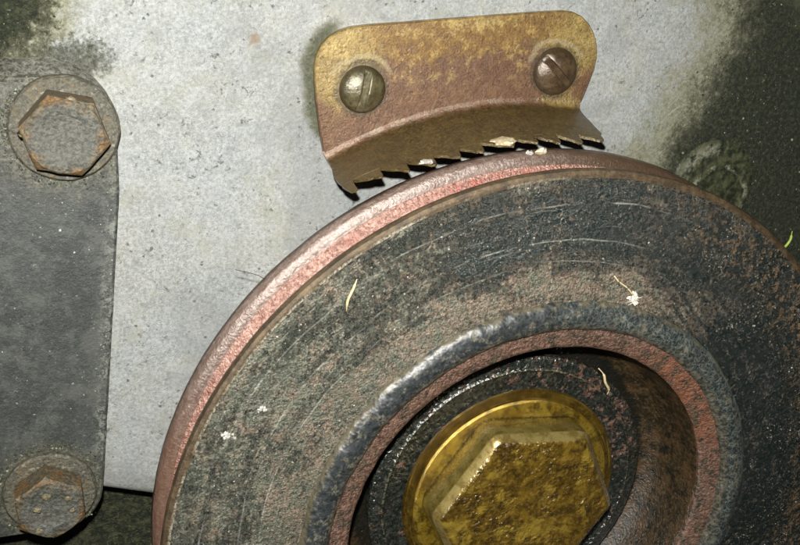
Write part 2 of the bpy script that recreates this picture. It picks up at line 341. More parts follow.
def mat_brass():
    m = Mat('tarnished_brass')
    a = m.noise(.13, 5, .65, .4); b = m.noise(.45, 7, .78); f = m.noise(2.0, 6, .82); mm = m.add(m.mul(f, .5), m.mul(b, .5))
    gold = m.mix(m.step(mm, .38, .62), (.150, .095, .020), (.40, .295, .095))
    amber = m.mix(m.step(mm, .38, .62), (.115, .056, .010), (.22, .120, .020))
    purp = m.mix(m.step(mm, .38, .62), (.085, .037, .015), (.155, .078, .036))
    oliv = m.mix(m.step(mm, .38, .62), (.036, .023, .005), (.115, .076, .018))
    # tarnish bands: pale near the screws and the upper edge, purple brown across the middle, olive on the toothed flange
    wb = m.add(m.mul(m.sub(a, .5), 15), m.mul(m.sub(b, .5), 16))
    band = m.add(m.z, m.add(m.mul(m.x, -.04), wb))
    c = m.mix(m.step(band, 77.0, 81.5), purp, amber)
    c = m.mix(m.mul(m.step(band, 83.0, 87.5), .8), c, gold)
    near = m.mx(m.step(m.add(m.rad(-28.6, 79.0), wb), 9.0, 3.8), m.step(m.add(m.rad(15.5, 79), wb), 8.2, 4.0))
    c = m.mix(m.mul(near, .85), c, gold)
    low_ = m.mul(m.step(m.add(m.rad(13.5, 69.5), wb), 5, 2), .7)
    c = m.mix(low_, c, gold)
    c = m.mix(m.mul(m.mul(m.step(b, .53, .60), m.step(m.z, 71, 77)), .45), c, gold)
    # grime round the two screws
    sd = m.math('MINIMUM', m.rad(-23.7, 74.25), m.rad(10.75, 74.9))
    c = m.mix(m.mul(m.step(m.add(sd, m.mul(m.sub(b, .5), 3)), 5.1, 4.2), .7), c, (.045, .032, .014))
    c = m.mix(m.mul(m.mul(m.step(m.math('ABSOLUTE', m.sub(m.add(sd, m.mul(m.sub(a, .5), 3)), 5.2)), .6, .2), m.step(m.z, 76, 77.5)), .45), c, (.34, .29, .17))
    rr = m.rad()
    low = m.step(m.add(m.y, m.mul(m.sub(b, .5), 1.5)), 23.5, 22.6)
    c = m.mix(low, c, oliv)
    c = m.mix(m.mul(m.mul(m.step(m.noise(.8, 7, .8, off=8), .49, .58), m.step(m.math('ABSOLUTE', m.sub(rr, 70.4)), 1.0, .3)), .28), c, (.28, .25, .18))
    c = m.mix(m.mul(m.step(f, .43, .35), .6), c, (.035, .024, .011))
    c = m.mix(m.mul(m.mul(low, m.step(f, .53, .64)), .6), c, (.24, .17, .06))
    return m.out(c, m.add(.30, m.mul(f, .2)), .4, m.bump(f, .10, m.bump(b, .10, m.peb(.05, m.peb(.05, None, 2.8, 3.0), 1.3))), .8, .5)

def mat_screw(name, c1, c2):
    m = Mat(name)
    a = m.noise(.5, 6, .75); f = m.noise(1.6, 6, .82); r = m.rad()
    c = m.mix(m.step(a, .38, .62), c1, c2)
    c = m.mix(m.mul(m.step(f, .51, .63), .7), c, (.030, .018, .010))
    c = m.mix(m.mul(m.step(r, 3.0, 3.7), .6), c, (.035, .025, .012))
    return m.out(c, .30, .35, m.bump(f, .07, m.peb(.06, None, 1.5)), .7, .3)

def mat_bolt():
    m = Mat('rust_edged_bolt')
    a = m.noise(.4, 6, .75, off=2); f = m.noise(1.6, 6, .8); r = m.rad()
    c = m.mix(m.step(f, .38, .64), (0.048, 0.04864, 0.0406), (0.124, 0.1216, 0.098))
    d = m.mix(m.step(f, .4, .62), (0.0448, 0.03374, 0.01571), (0.1408, 0.1097, 0.06237))
    c = m.mix(m.mul(m.step(m.add(r, m.mul(m.sub(a, .5), 5)), 4.0, 5.2), .8), c, d)
    ru = m.mul(m.step(m.add(r, m.mul(m.sub(a, .5), 7)), 4.3, 5.5), m.step(m.noise(.35, 5, .75, off=9), .47, .56))
    c = m.mix(m.mul(ru, .8), c, m.mix(m.step(f, .4, .6), (0.0896, 0.04218, 0.00924), (0.2048, 0.1069, 0.0231)))
    return m.out(c, .45, .1, m.bump(f, .2, m.peb(.22, m.bump(a, .2), 1.6)), .8)

def mat_washer():
    m = Mat('crusted_washer')
    a = m.noise(.5, 6, .75); f = m.noise(1.5, 6, .8)
    c = m.mix(m.step(f, .36, .66), (0.03276, 0.03108, 0.02112), (0.1209, 0.111, 0.0792))
    c = m.mix(m.mul(m.step(a, .5, .62), .6), c, (0.1248, 0.0925, 0.0429))
    c = m.mix(m.mul(m.step(m.noise(1.1, 7, .8, off=7), .55, .64), .7), c, (0.2574, 0.2442, 0.1848))
    return m.out(c, .5, .05, m.bump(f, .22, m.peb(.22, None, 1.7)), .8)

def mat_plug():
    m = Mat('greasy_plug')
    a = m.noise(.5, 5, .7); r = m.rad(); an = m.ang()
    c = m.mix(m.step(a, .4, .65), (.012, .015, .008), (.065, .068, .035))
    f = m.noise(1.5, 6, .82)
    pale = m.mul(m.mul(m.step(m.add(an, m.mul(m.sub(a, .5), 90)), 70, 105), m.step(m.math('ABSOLUTE', m.sub(m.add(r, m.mul(m.sub(a, .5), 2)), 7.6)), 1.7, .4)), m.step(a, .36, .52))
    pale = m.mx(pale, m.mul(m.step(m.math('ABSOLUTE', m.sub(m.rad(1.5, -2.5), 6.4)), .8, .2), m.step(m.noise(.5, 5, .75, off=4), .46, .56)))
    c = m.mix(m.mul(m.mul(pale, m.add(.5, m.step(f, .4, .6))), .48), c, (.28, .28, .21))
    return m.out(c, .45, 0, m.bump(a, .4))

def mat_grain(name, cols, rough=.5, spec=.5):
    m = Mat(name)
    g = m.nt.nodes.new('ShaderNodeNewGeometry'); rp = m.nt.nodes.new('ShaderNodeValToRGB')
    m.nt.links.new(g.outputs['Random Per Island'], rp.inputs[0])
    cr = rp.color_ramp; cr.interpolation = 'CONSTANT'
    while len(cr.elements) > 1: cr.elements.remove(cr.elements[-1])
    cr.elements[0].color = cols[0][1] + (1,)
    for p, col in cols[1:]:
        e = cr.elements.new(p); e.color = col + (1,)
    return m.out(rp.outputs[0], rough, 0, m.bump(m.noise(3, 3), .15), spec)

def mat_dirt():
    m = Mat('caked_dirt')
    f = m.noise(1.4, 6, .82); a = m.noise(.3, 5, .7)
    c = m.mix(m.step(f, .38, .62), (.05, .048, .034), (.26, .255, .21))
    c = m.mix(m.mul(m.step(m.add(m.mul(m.x, -1), m.mul(m.sub(a, .5), 14)), 72, 82), .8), c, m.mix(m.step(f, .42, .62), (.014, .017, .010), (.10, .10, .065)))
    return m.out(c, .55, 0, m.bump(f, .5), .6)

def mat_plain(name, c1, c2, rough=.6, metal=0.0, sc=1.5):
    m = Mat(name); f = m.noise(sc, 4, .7)
    return m.out(m.mix(m.step(f, .35, .65), c1, c2), rough, metal, m.bump(f, .15))

MT = {
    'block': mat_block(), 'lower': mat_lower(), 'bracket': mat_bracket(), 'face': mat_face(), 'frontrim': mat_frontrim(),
    'groove': mat_groove(), 'rearrim': mat_rearrim(), 'bead': mat_bead(), 'lip': mat_lip(), 'recess': mat_recess(), 'hub': mat_hub(),
    'gold': mat_gold('oily_gold_bolt', .9), 'goldw': mat_gold('oily_gold_washer', 0), 'goldf': mat_gold('oily_gold_flange', None), 'brass': mat_brass(), 'screw': mat_screw('olive_screw', (.062, .052, .024), (.135, .115, .058)), 'screw2': mat_screw('brown_screw', (.055, .033, .017), (.115, .075, .038)),
    'bolt': mat_bolt(), 'washer': mat_washer(), 'plug': mat_plug(),
    'grime': mat_grain('grime_grains', [(0, (.02, .024, .014)), (.45, (.05, .052, .03)), (.72, (.10, .10, .055)), (.90, (.20, .21, .14))]),
    'dust': mat_grain('dust_grains', [(0, (.02, .022, .018)), (.35, (.08, .07, .05)), (.65, (.18, .15, .105)), (.86, (.28, .25, .19)), (.97, (.45, .43, .38))], .28, .9),
    'lint': mat_plain('white_lint', (.50, .46, .38), (.72, .69, .62)),
    'straw': mat_plain('straw', (.50, .40, .20), (.62, .52, .30)),
    'hair': mat_plain('hair', (.05, .035, .03), (.09, .06, .05)),
    'green': mat_plain('green_fibre', (.25, .36, .05), (.40, .48, .10)),
    'fleck': mat_plain('bright_metal_fleck', (.75, .72, .66), (.95, .93, .88), .28, .7, 2.5),
    'cream': mat_plain('bare_brass_chip', (.62, .50, .28), (.88, .80, .60), .32, .55, 2.0),
    'chip': mat_plain('white_paint_chip', (.26, .24, .21), (.60, .58, .54), .4, 0, 4),
    'dirt': mat_dirt(), 'speck': mat_grain('pale_specks', [(0, (.10, .11, .10)), (.5, (.18, .19, .17)), (.85, (.36, .37, .34))]),
    'rustb': mat_plain('rust_blister', (.085, .070, .040), (.22, .185, .11), .55, 0, 2.2),
}

# ------------------------------------------------------------------ object helpers
def mesh_obj(name, verts, faces, mat, parent=None, loc=(0, 0, 0), smooth=True, fix=True):
    me = bpy.data.meshes.new(name)
    me.from_pydata([tuple(c * MM for c in v) for v in verts], [], faces)
    if fix:
        bm = bmesh.new(); bm.from_mesh(me)
        bmesh.ops.remove_doubles(bm, verts=bm.verts, dist=1e-7)
        bmesh.ops.recalc_face_normals(bm, faces=bm.faces)
        bm.to_mesh(me); bm.free()
    me.materials.append(MT[mat])
    if smooth is True: me.polygons.foreach_set('use_smooth', [True] * len(me.polygons))
    elif smooth:
        me.polygons.foreach_set('use_smooth', [True] * len(me.polygons))
        me.set_sharp_from_angle(angle=math.radians(smooth))
    o = bpy.data.objects.new(name, me); C.objects.link(o)
    o.location = Vector(loc) * MM
    if parent: o.parent = parent
    return o
def tag(o, label=None, cat=None, group=None, kind=None):
    for k, v in (('label', label), ('category', cat), ('group', group), ('kind', kind)):
        if v: o[k] = v
    return o
def thing(name, label, cat, loc, group=None):
    o = bpy.data.objects.new(name, None); C.objects.link(o); o.location = Vector(loc) * MM
    o.empty_display_size = .005
    return tag(o, label, cat, group)
def lathe(prof, segs=320, jit=0.0, js=.25, sub=1):
    """closed (radius, depth) loop turned about the Y axis; jit roughens it, in mm"""
    p = []
    for i in range(len(prof)):
        a, b = prof[i], prof[(i + 1) % len(prof)]
        for k in range(sub): p.append((a[0] + (b[0] - a[0]) * k / sub, a[1] + (b[1] - a[1]) * k / sub))
    L = len(p); v = []; f = []
    for s in range(segs):
        t = 2 * math.pi * s / segs; c, q = math.cos(t), math.sin(t)
        for r, d in p:
            P = Vector((r * c, d, r * q))
            if jit: P += mn.noise_vector(P * js) * jit + mn.noise_vector(P * js * 4) * jit * .4
            v.append(tuple(P))
    for s in range(segs):
        s2 = (s + 1) % segs
        for i in range(L):
            j = (i + 1) % L
            f.append((s * L + i, s * L + j, s2 * L + j, s2 * L + i))
    return v, f
def tube(pts, rad, sides=6):
    v = []; f = []; pts = [Vector(p) for p in pts]
    for i, p in enumerate(pts):
        t = (pts[min(i + 1, len(pts) - 1)] - pts[max(i - 1, 0)]).normalized()
        a = t.orthogonal().normalized(); b = t.cross(a)
        rr = rad[i] if isinstance(rad, (list, tuple)) else rad
        for k in range(sides):
            q = 2 * math.pi * k / sides
            v.append(tuple(p + (a * math.cos(q) + b * math.sin(q)) * rr))
    for i in range(len(pts) - 1):
        for k in range(sides):
            k2 = (k + 1) % sides
            f.append((i * sides + k, i * sides + k2, (i + 1) * sides + k2, (i + 1) * sides + k))
    f.append(tuple(range(sides))[::-1]); f.append(tuple((len(pts) - 1) * sides + k for k in range(sides)))
    return v, f
ICO = None
def blob(c, rx, ry, rz, lump=.35, seed=0.0, sub=1):
    """a lumpy little pebble (low-poly icosphere)"""
    bm = bmesh.new(); bmesh.ops.create_icosphere(bm, subdivisions=sub, radius=1)
    v = []
    for q in bm.verts:
        k = 1 + lump * mn.noise(q.co * 1.6 + Vector((seed, seed * .7, -seed)))
        v.append((c[0] + q.co.x * rx * k, c[1] + q.co.y * ry * k, c[2] + q.co.z * rz * k))
    f = [tuple(x.index for x in fc.verts) for fc in bm.faces]
    bm.free(); return v, f
def join(lst):
    V, F = [], []
    for v, f in lst:
        o = len(V); V += v; F += [tuple(i + o for i in q) for q in f]
    return V, F

# ------------------------------------------------------------------ the setting: engine block and the casting below it
BD = 25.0
def sheet(xs, zs, y0, amp, sc, keep):
    v = []; f = []; W = len(xs)
    for z in zs:
        for x in xs:
            X, Z = keep(x, z)
            h = mn.noise(Vector((X * sc, 3.1, Z * sc))) * amp + mn.noise(Vector((X * sc * 4, 8.1, Z * sc * 4))) * amp * .35
            v.append((X, y0 + h, Z))
    for j in range(len(zs) - 1):
        for i in range(W - 1): f.append((j * W + i, j * W + i + 1, (j + 1) * W + i + 1, (j + 1) * W + i))
    return v, f
def low_edge(x):                                             # the block's lower edge, falling to the right
    return 3.3 - .395 * (x + 63.1) if x < -30 else -9.8
xs = [-220 + 450 * i / 225 for i in range(226)]
zs = [i / 70 for i in range(71)]
v, f = sheet(xs, zs, 0, .10, .05, lambda x, t: (x, low_edge(x) + 2 + (200 - low_edge(x) - 2) * t))
# rolled lower edge and underside
W = len(xs); base = list(range(W))
for q, (dy, dz) in enumerate([(.15, -.8), (.6, -1.5), (1.4, -1.95), (2.6, -2.1), (14, -2.1)]):
    o = len(v)
    for i in range(W): v.append((v[i][0], v[i][1] + dy, v[i][2] + dz))
    for i in range(W - 1): f.append((base[i], base[i + 1], o + i + 1, o + i))
    base = list(range(o, o + W))
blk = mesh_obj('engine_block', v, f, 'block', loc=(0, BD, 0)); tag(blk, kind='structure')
v, f = sheet([-220 + 450 * i / 260 for i in range(261)], [-150 + 190 * j / 110 for j in range(111)], 0, .9, .16, lambda x, z: (x, z))
low = mesh_obj('lower_casting', v, f, 'lower', loc=(0, BD + 12.5, 0)); tag(low, kind='structure')

# ------------------------------------------------------------------ grey bracket with its two bolts
def poly_slab(outline, d0, d1, bev=.35):
    """outline (x, z) counter-clockwise; front at depth d0 with a small bevel, back at d1"""
    N = len(outline); v = []; ins = []
    cx = sum(p[0] for p in outline) / N; cz = sum(p[1] for p in outline) / N
    for i, p in enumerate(outline):
        a = Vector(outline[i - 1]); b = Vector(outline[(i + 1) % N]); t = (b - a)
        t = t.normalized() if t.length else Vector((1, 0)); ins.append((p[0] - t.y * bev, p[1] + t.x * bev))
    v += [(x, d0, z) for x, z in ins]; v += [(x, d0 + bev, z) for x, z in outline]; v += [(x, d1, z) for x, z in outline]
    f = [tuple(range(N))]
    for r in (0, 1):
        for i in range(N):
            j = (i + 1) % N; f.append((r * N + i, r * N + j, (r + 1) * N + j, (r + 1) * N + i))
    f.append(tuple(range(2 * N, 3 * N))[::-1])
    return v, f
def arc(cx, cz, r, a0, a1, k):
    return [(cx + r * math.cos(math.radians(a0 + (a1 - a0) * i / k)), cz + r * math.sin(math.radians(a0 + (a1 - a0) * i / k))) for i in range(k + 1)]
BA, BB = (-70.0, 72.3), (-80.0, 10.6)
edge = [(-71.5 + (-63.2 + 71.5) * i / 24 + .07 * mn.noise(Vector((i * .9, 0, 5))), 9.2 + (62 - 9.2) * i / 24) for i in range(25)]
out_ = [(-140, 3.4), (-92, 3.0), (-84.5, 2.6), (-79, 1.9)] + arc(-79.8, 10.2, 8.3, -75, -8, 10)[1:] + edge[1:] + arc(-71.2, 71.6, 8.6, -5, 92, 18) + [(-90, 81.0), (-140, 82)]
v, f = poly_slab(out_, -3.0, -.02)
br = mesh_obj('mounting_bracket', v, f, 'bracket', loc=(0, BD, 0), smooth=35)
tag(br, 'dark grey speckled metal strap bolted flat to the block', 'bracket')

path = [(-140, 82.0), (-110, 81.5), (-90, 81.0), (-84, 80.8), (-78, 80.5)] + arc(-71.2, 71.6, 8.6, 98, 2, 30)
pp = []
for a_, b_ in zip(path, path[1:]):
    k_ = max(1, int((Vector(a_) - Vector(b_)).length / .35))
    pp += [tuple(Vector(a_).lerp(Vector(b_), t / k_)) for t in range(k_)]
v = []; f = []; K = 14
for i, (x, z) in enumerate(pp):
    q0, q1 = Vector(pp[max(i - 1, 0)]), Vector(pp[min(i + 1, len(pp) - 1)]); t = (q1 - q0).normalized(); nx, nz = -t.y, t.x
    fade = max(0.0, min(1.0, (len(pp) - 1 - i) / 34)); wd_ = (1.0 + 2.3 * (.5 + .5 * mn.noise(Vector((x * .3, z * .3, 2))))) * fade + .05
    for k in range(K):
        u = k / (K - 1); off = -.9 * fade + (wd_ + .9 * fade) * u
        d = -3.12 + 3.2 * (u ** 1.5)
        P = Vector((x + nx * off, d, z + nz * off)); nn = mn.noise(P * 1.1) * .45 + mn.noise(P * 2.7) * .25
        P.y += (nn * math.sin(math.pi * u) - .05) * fade + .1 * (1 - fade); v.append(tuple(P))
for i in range(len(pp) - 1):
    for k in range(K - 1): f.append((i * K + k, i * K + k + 1, (i + 1) * K + k + 1, (i + 1) * K + k))
cd_ = mesh_obj('caked_dirt', v, f, 'dirt', None, (0, BD, 0)); tag(cd_, 'grey brown dirt caked along the upper end of the grey strap', 'dirt', kind='stuff')

def hex_head(af, h, rot, dish=0.0, jit=.08, seed=0):
    """hexagon head with chamfered top; axis -Y, base at y = 0"""
    N = 72; rings = []
    def hr(t):
        u = (math.degrees(t) - rot + 30) % 60 - 30
        return af / 2 / math.cos(math.radians(u - 0)) if False else af / 2 / math.cos(math.radians(((math.degrees(t) - rot) % 60) - 30))
    tt = [2 * math.pi * i / N + math.radians(rot) for i in range(N)]
    rings.append([(hr(t), 0) for t in tt]); rings.append([(hr(t), h * .45) for t in tt])
    rings.append([(hr(t), h - .25 - max(0, hr(t) - af * .5) * .55) for t in tt])
    rings.append([(min(hr(t) - .25, af * .5 * .98), h - .02 - max(0, min(hr(t) - .25, af * .49) - af * .49)) for t in tt])
    for q in (.85, .62, .56, .3): rings.append([(af * .5 * q, h - (dish if q < .6 else 0)) for t in tt])
    v = []; f = []
    for ri, R in enumerate(rings):
        for t, (r, y) in zip(tt, R):
            P = Vector((r * math.cos(t), -y, r * math.sin(t)))
            if ri: P += mn.noise_vector(P * .55 + Vector((seed, 0, 0))) * jit
            v.append(tuple(P))
    v.append((0, -(h - dish), 0))
    for k in range(len(rings) - 1):
        for i in range(N):
            j = (i + 1) % N; f.append((k * N + i, k * N + j, (k + 1) * N + j, (k + 1) * N + i))
    L = (len(rings) - 1) * N
    for i in range(N): f.append((L + i, L + (i + 1) % N, len(v) - 1))
    f.append(tuple(range(N))[::-1])
    return v, f
def strap_bolt(pos, af, rot, wr, label, seed, blisters, rim):
    t = thing('hex_bolt', label, 'bolt', (pos[0], BD - 3.0, pos[1]), 'bolts holding the grey strap')
    v, f = lathe([(3, .0), (wr, .0), (wr, -.9), (wr - .35, -1.3), (3, -1.3)], 96, .12, .5, 3)
    mesh_obj('washer', v, f, 'washer', t, smooth=40)
    v, f = hex_head(af, 4.6, rot, .18, .13, seed)
    h = mesh_obj('head', v, f, 'bolt', t, (0, -1.3, 0), smooth=32)
    for k, (bx, bz, s) in enumerate(blisters):
        v, f = blob((bx, -4.6, bz), s, s * .16, s * .85, .7, seed + k * 3.3, 2)
        mesh_obj('rust_blister', v, f, 'rustb', h)
    for k, (a, r, s) in enumerate(rim):
        v, f = blob((r * math.cos(math.radians(a)), -4.2, r * math.sin(math.radians(a))), s, s * .25, s * .9, .8, seed + k * 2.1 + 40, 2)
        mesh_obj('rust_blister', v, f, 'rustb', h)
    return t
strap_bolt(BA, 10.9, 45, 7.9, 'rusty-cornered hex bolt at the top of the grey strap, near the picture\'s top left', 1.0, [],
           [(168, 5.0, 1.1), (48, 4.9, 1.2), (75, 5.0, 1.0)])
strap_bolt(BB, 10.4, 30, 7.5, 'crusted hex bolt at the lower end of the grey strap, with blisters on its face', 9.0, [(-.3, 2.7, .75), (-2.0, .4, .7), (3.0, 1.6, .6), (3.3, -.8, .5), (-2.2, -3.6, .6), (-3.4, .0, .35)],
           [(92, 5.2, .7), (-92, 5.2, .6), (150, 5.2, .7)])

# ------------------------------------------------------------------ toothed pointer plate and its screws
def lerp_tab(tab, x):
    if x <= tab[0][0]: return tab[0][1]
    for (a, p), (b, q) in zip(tab, tab[1:]):
        if x <= b: return p + (q - p) * (x - a) / (b - a)
    return tab[-1][1]
TIPR = [(-26, 69.2), (-21, 68.8), (-17.8, 67.8), (-14, 67.1), (-10, 66.8), (8, 66.8), (12, 67.6)]      # outer radius at the tips
D0, DN, DT, TH = 23.8, 12.3, 9.3, 1.1
def fl_pt(a, d, inner=False):
    """point on the flange: a = degrees clockwise from the top, d = depth"""
    k = max(0, min(1, (22.6 - d) / (22.6 - DT)))
    r = 69.6 + (lerp_tab(TIPR, a) - 69.6) * k
    if inner: r -= TH - .75 * k
    t = math.radians(a); return (r * math.sin(t), d, r * math.cos(t))
tp = thing('timing_pointer', 'tarnished brass toothed pointer plate screwed to the block above the pulley', 'pointer', (0, 0, 0))
AL, AR = -25.4, 13.2
# back plate: outline with a lower edge that follows the bend arc
arcN = 40
bend = [(70.6 * math.sin(math.radians(AL + (AR - AL) * i / arcN)), 70.6 * math.cos(math.radians(AL + (AR - AL) * i / arcN))) for i in range(arcN + 1)]
upper = [(16.6, 69.4), (17.6, 72.0), (18.5, 74.6), (18.9, 77), (18.6, 79.2), (17.9, 81.0), (16.9, 82.5), (15.4, 83.9), (13.6, 84.7), (12, 84.95), (7.5, 84.95), (1, 84.85), (-5.1, 84.7), (-11, 84.6),
         (-17.1, 84.45), (-22, 84.4), (-25.2, 84.2), (-27.2, 83.7), (-28.8, 82.9), (-30.1, 81.7), (-31.0, 80.1), (-31.4, 78.3), (-31.45, 76), (-31.35, 73), (-31.1, 70.5), (-30.8, 67.2), (-30.5, 65.2)]
ol = bend + upper
v, f = poly_slab(ol, D0, BD - .01, .2)
N = len(ol)
mesh_obj('back_plate', v, f, 'brass', tp, smooth=30)
# flange: bend fillet + band up to the tooth roots, with thickness
prof = [(71.2, D0 + .12), (70.7, D0 - .04), (70.25, D0 - .2), (69.9, D0 - .5), (69.68, D0 - .95)]
def bow(d): return 1.1 * math.sin(math.pi * max(0, min(1, (22 - d) / 13.5))) ** 1.5     # rounded left end
rows = [('p', q) for q in prof] + [('d', 22.2 - (22.2 - DN) * i / 10) for i in range(11)]
NA = 110; v = []; f = []
for side in (0, 1):
    for kind, q in rows:
        for i in range(NA + 1):
            d = q[1] if kind == 'p' else q
            a = AL - bow(d) * .8 + (AR - (24 - d) * .10 - AL + bow(d) * .8) * i / NA
            if kind == 'p':
                r = q[0] - (TH if side else 0); t = math.radians(a); P = Vector((r * math.sin(t), d + (1.0 if side else 0), r * math.cos(t)))
                if side: P.y = min(P.y, BD - .05)
            else: P = Vector(fl_pt(a, d, side))
            if not side: P += mn.noise_vector(P * .35) * .08
            v.append(tuple(P))
RW = NA + 1; SL = len(rows) * RW
for side in (0, 1):
    for j in range(len(rows) - 1):
        for i in range(NA):
            o = side * SL + j * RW + i; f.append((o, o + 1, o + RW + 1, o + RW))
for j in range(len(rows) - 1):
    for i in (0, NA):
        o = j * RW + i; f.append((o, o + RW, o + RW + SL, o + SL))
for i in range(NA):
    for j in (0, len(rows) - 1):
        o = j * RW + i; f.append((o, o + 1, o + 1 + SL, o + SL))
flg = mesh_obj('toothed_flange', v, f, 'brass', tp, smooth=40)
tips = [-25.1, -21.2, -17.6, -13.9, -10.2, -6.9, -2.4, 1.2, 4.5, 8.0, 11.35]
for i, a in enumerate(tips):
    a0 = (tips[i - 1] + .45) if i else AL - .9
    dt = DT + (-.9 if i == 0 else rnd.uniform(-.3, .55)); lean = rnd.uniform(.15, .4)
    am = a0 + (a - a0) * rnd.uniform(.45, .6); dm = DN - (DN - dt) * rnd.uniform(.42, .6)
    shp = [(a0, DN)]
    for q in range(1, 8):
        t = q / 8; shp.append((a0 + (a - .35 - a0) * t, DN - (DN - dt) * (t ** .85) * (1 - .10 * math.sin(9 * t + i)) + rnd.uniform(-.10, .10)))
    shp += [(a - .2, dt + rnd.uniform(-.05, .1)), (a + .02, dt + .22), (a + lean * .4, dt + .8), (a + lean * .7, (dt + DN) / 2 + .4), (min(a + .45, 11.7), DN)]
    if i == 0: shp = [(a0 + .05, DN), (a0 + .2, DN - 1.6), (a - .75, dt + .45), (a - .25, dt), (a + .2, dt + .4), (a + .25, (dt + DN) / 2), (a + .45, DN)]
    vv = [fl_pt(x, d) for x, d in shp] + [fl_pt(x, d, True) for x, d in shp]
    K = len(shp); ff = [tuple(range(K)), tuple(range(K, 2 * K))[::-1]] + [(k, (k + 1) % K, K + (k + 1) % K, K + k) for k in range(K)]
    mesh_obj('tooth', vv, ff, 'brass', flg, smooth=False)

def slotted(rad, hgt, ang_, seed):
    cols = [-rad * math.cos(math.pi * i / 26) for i in range(27)]
    s = .6
    cols = sorted([c for c in cols if abs(c) > s + .12] + [-s - .1, -s - .001, -s, -s * .5, 0, s * .5, s, s + .001, s + .1])
    M = 18; v = []; f = []; ca, sa = math.cos(math.radians(ang_)), math.sin(math.radians(ang_))
    def hh(x, y):
        r2 = min(1, (x * x + y * y) / rad ** 2); return .35 + hgt * (1 - r2) ** .62
    for c in cols:
        hw = math.sqrt(max(rad * rad - c * c, .0004))
        for j in range(M + 1):
            y = -hw * math.cos(math.pi * j / M)
            z = hh(c, y)
            if abs(c) <= s: z = min(z, hgt - .62 + .02 * mn.noise(Vector((c * 3, y * 2, seed))))
            elif abs(c) < s + .05: z -= .06
            z += .05 * mn.noise(Vector((c * .9, y * .9, seed)))
            v.append((c * ca - y * sa, -z, c * sa + y * ca))
    R = M + 1; T = len(cols)
    for i in range(T - 1):
        for j in range(M): f.append((i * R + j, i * R + j + 1, (i + 1) * R + j + 1, (i + 1) * R + j))
    rim = [i * R for i in range(T)] + [(T - 1) * R + j for j in range(1, M + 1)] + [i * R + M for i in range(T - 2, -1, -1)] + [j for j in range(M - 1, 0, -1)]
    o = len(v)
    for q in rim: v.append((v[q][0], 0.02, v[q][2]))
    for i in range(len(rim)):
        j = (i + 1) % len(rim); f.append((rim[i], rim[j], o + j, o + i))
    return v, f
for pos, rad, an_, lab, sd in (((-23.7, 74.25), 3.85, -15, 'olive brown slotted screw at the left end of the brass pointer, slot near upright', 3),
                               ((10.75, 74.9), 4.05, 43, 'dark brown slotted screw at the right end of the brass pointer, slot slanting', 11)):
    v, f = slotted(rad, 1.8, an_, sd)
    o = mesh_obj('slotted_screw', v, f, 'screw' if sd == 3 else 'screw2', None, (pos[0], D0, pos[1]), smooth=38)
    tag(o, lab, 'screw', 'screws of the pointer plate')

# ------------------------------------------------------------------ pulley
pu = thing('crank_pulley', 'rusty black belt pulley with a rounded ridge around its recessed centre', 'pulley', (0, 0, 0))
def part(name, prof, mat, segs=360, jit=.05, js=.2, sub=3, smooth=40, parent=pu):
    v, f = lathe(prof, segs, jit, js, sub); return mesh_obj(name, v, f, mat, parent, smooth=smooth)
part('front_disc', [(38.9, .5), (42.5, .0), (53, .03), (63.75, .02), (63.75, 2.0), (54, 5.2), (54, 6.4), (38.9, 6.4)], 'face', sub=5)
part('front_rim', [(63.7, -.10), (64.3, -.08), (64.8, .2), (65.0, .8), (64.9, 1.5), (63.7, 2.1)], 'frontrim', 480, .07)
part('groove_wall', [(54, 5.7), (60, 8.3), (62.9, 10.0), (62.9, 13.4), (50, 13.4), (50, 5.7)], 'groove', 480, .07)
part('rear_rim', [(62.85, 10.1), (63.6, 10.3), (64.4, 10.75), (64.9, 11.5), (65.05, 12.4), (64.8, 13.1), (62.9, 13.5)], 'rearrim', 480, .09)
bead = [(40.45 + 2.55 * math.cos(math.pi * i / 14), .2 - 1.5 * math.sin(math.pi * i / 14)) for i in range(15)]
part('raised_bead', bead + [(37.8, 2.0), (43.1, 2.0)], 'bead', 720, .24, .22, 1, True)
part('inner_lip', [(38.4, .12), (36.5, .45), (34.5, .95), (34.15, 1.3), (34.2, 2.0), (36.6, 2.6), (38.4, 1.9)], 'lip', 480, .10, .4)
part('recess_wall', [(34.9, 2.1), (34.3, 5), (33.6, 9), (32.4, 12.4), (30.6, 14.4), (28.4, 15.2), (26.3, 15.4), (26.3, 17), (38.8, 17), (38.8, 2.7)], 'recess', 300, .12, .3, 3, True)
part('hub', [(12, 11.0), (24.4, 11.0), (24.9, 10.7), (25.3, 11.0), (26.9, 11.1), (27.4, 11.35), (27.5, 12.2), (26.2, 15.8), (26.2, BD - .12), (12, BD - .12)], 'hub', 240, .05, .4)

cb = thing('crank_bolt', 'large golden oily hex bolt with flange in the pulley centre', 'bolt', (0, 0, 0))
part('washer', [(8, 11.05), (21.0, 11.05), (21.3, 10.75), (21.1, 10.35), (8, 10.3)], 'goldw', 200, .03, .4, 2, 40, cb)
part('flange', [(8, 10.4), (18.6, 10.4), (19.35, 10.1), (19.45, 9.8), (19.1, 9.45), (8, 9.35)], 'goldf', 200, .03, .4, 2, 40, cb)
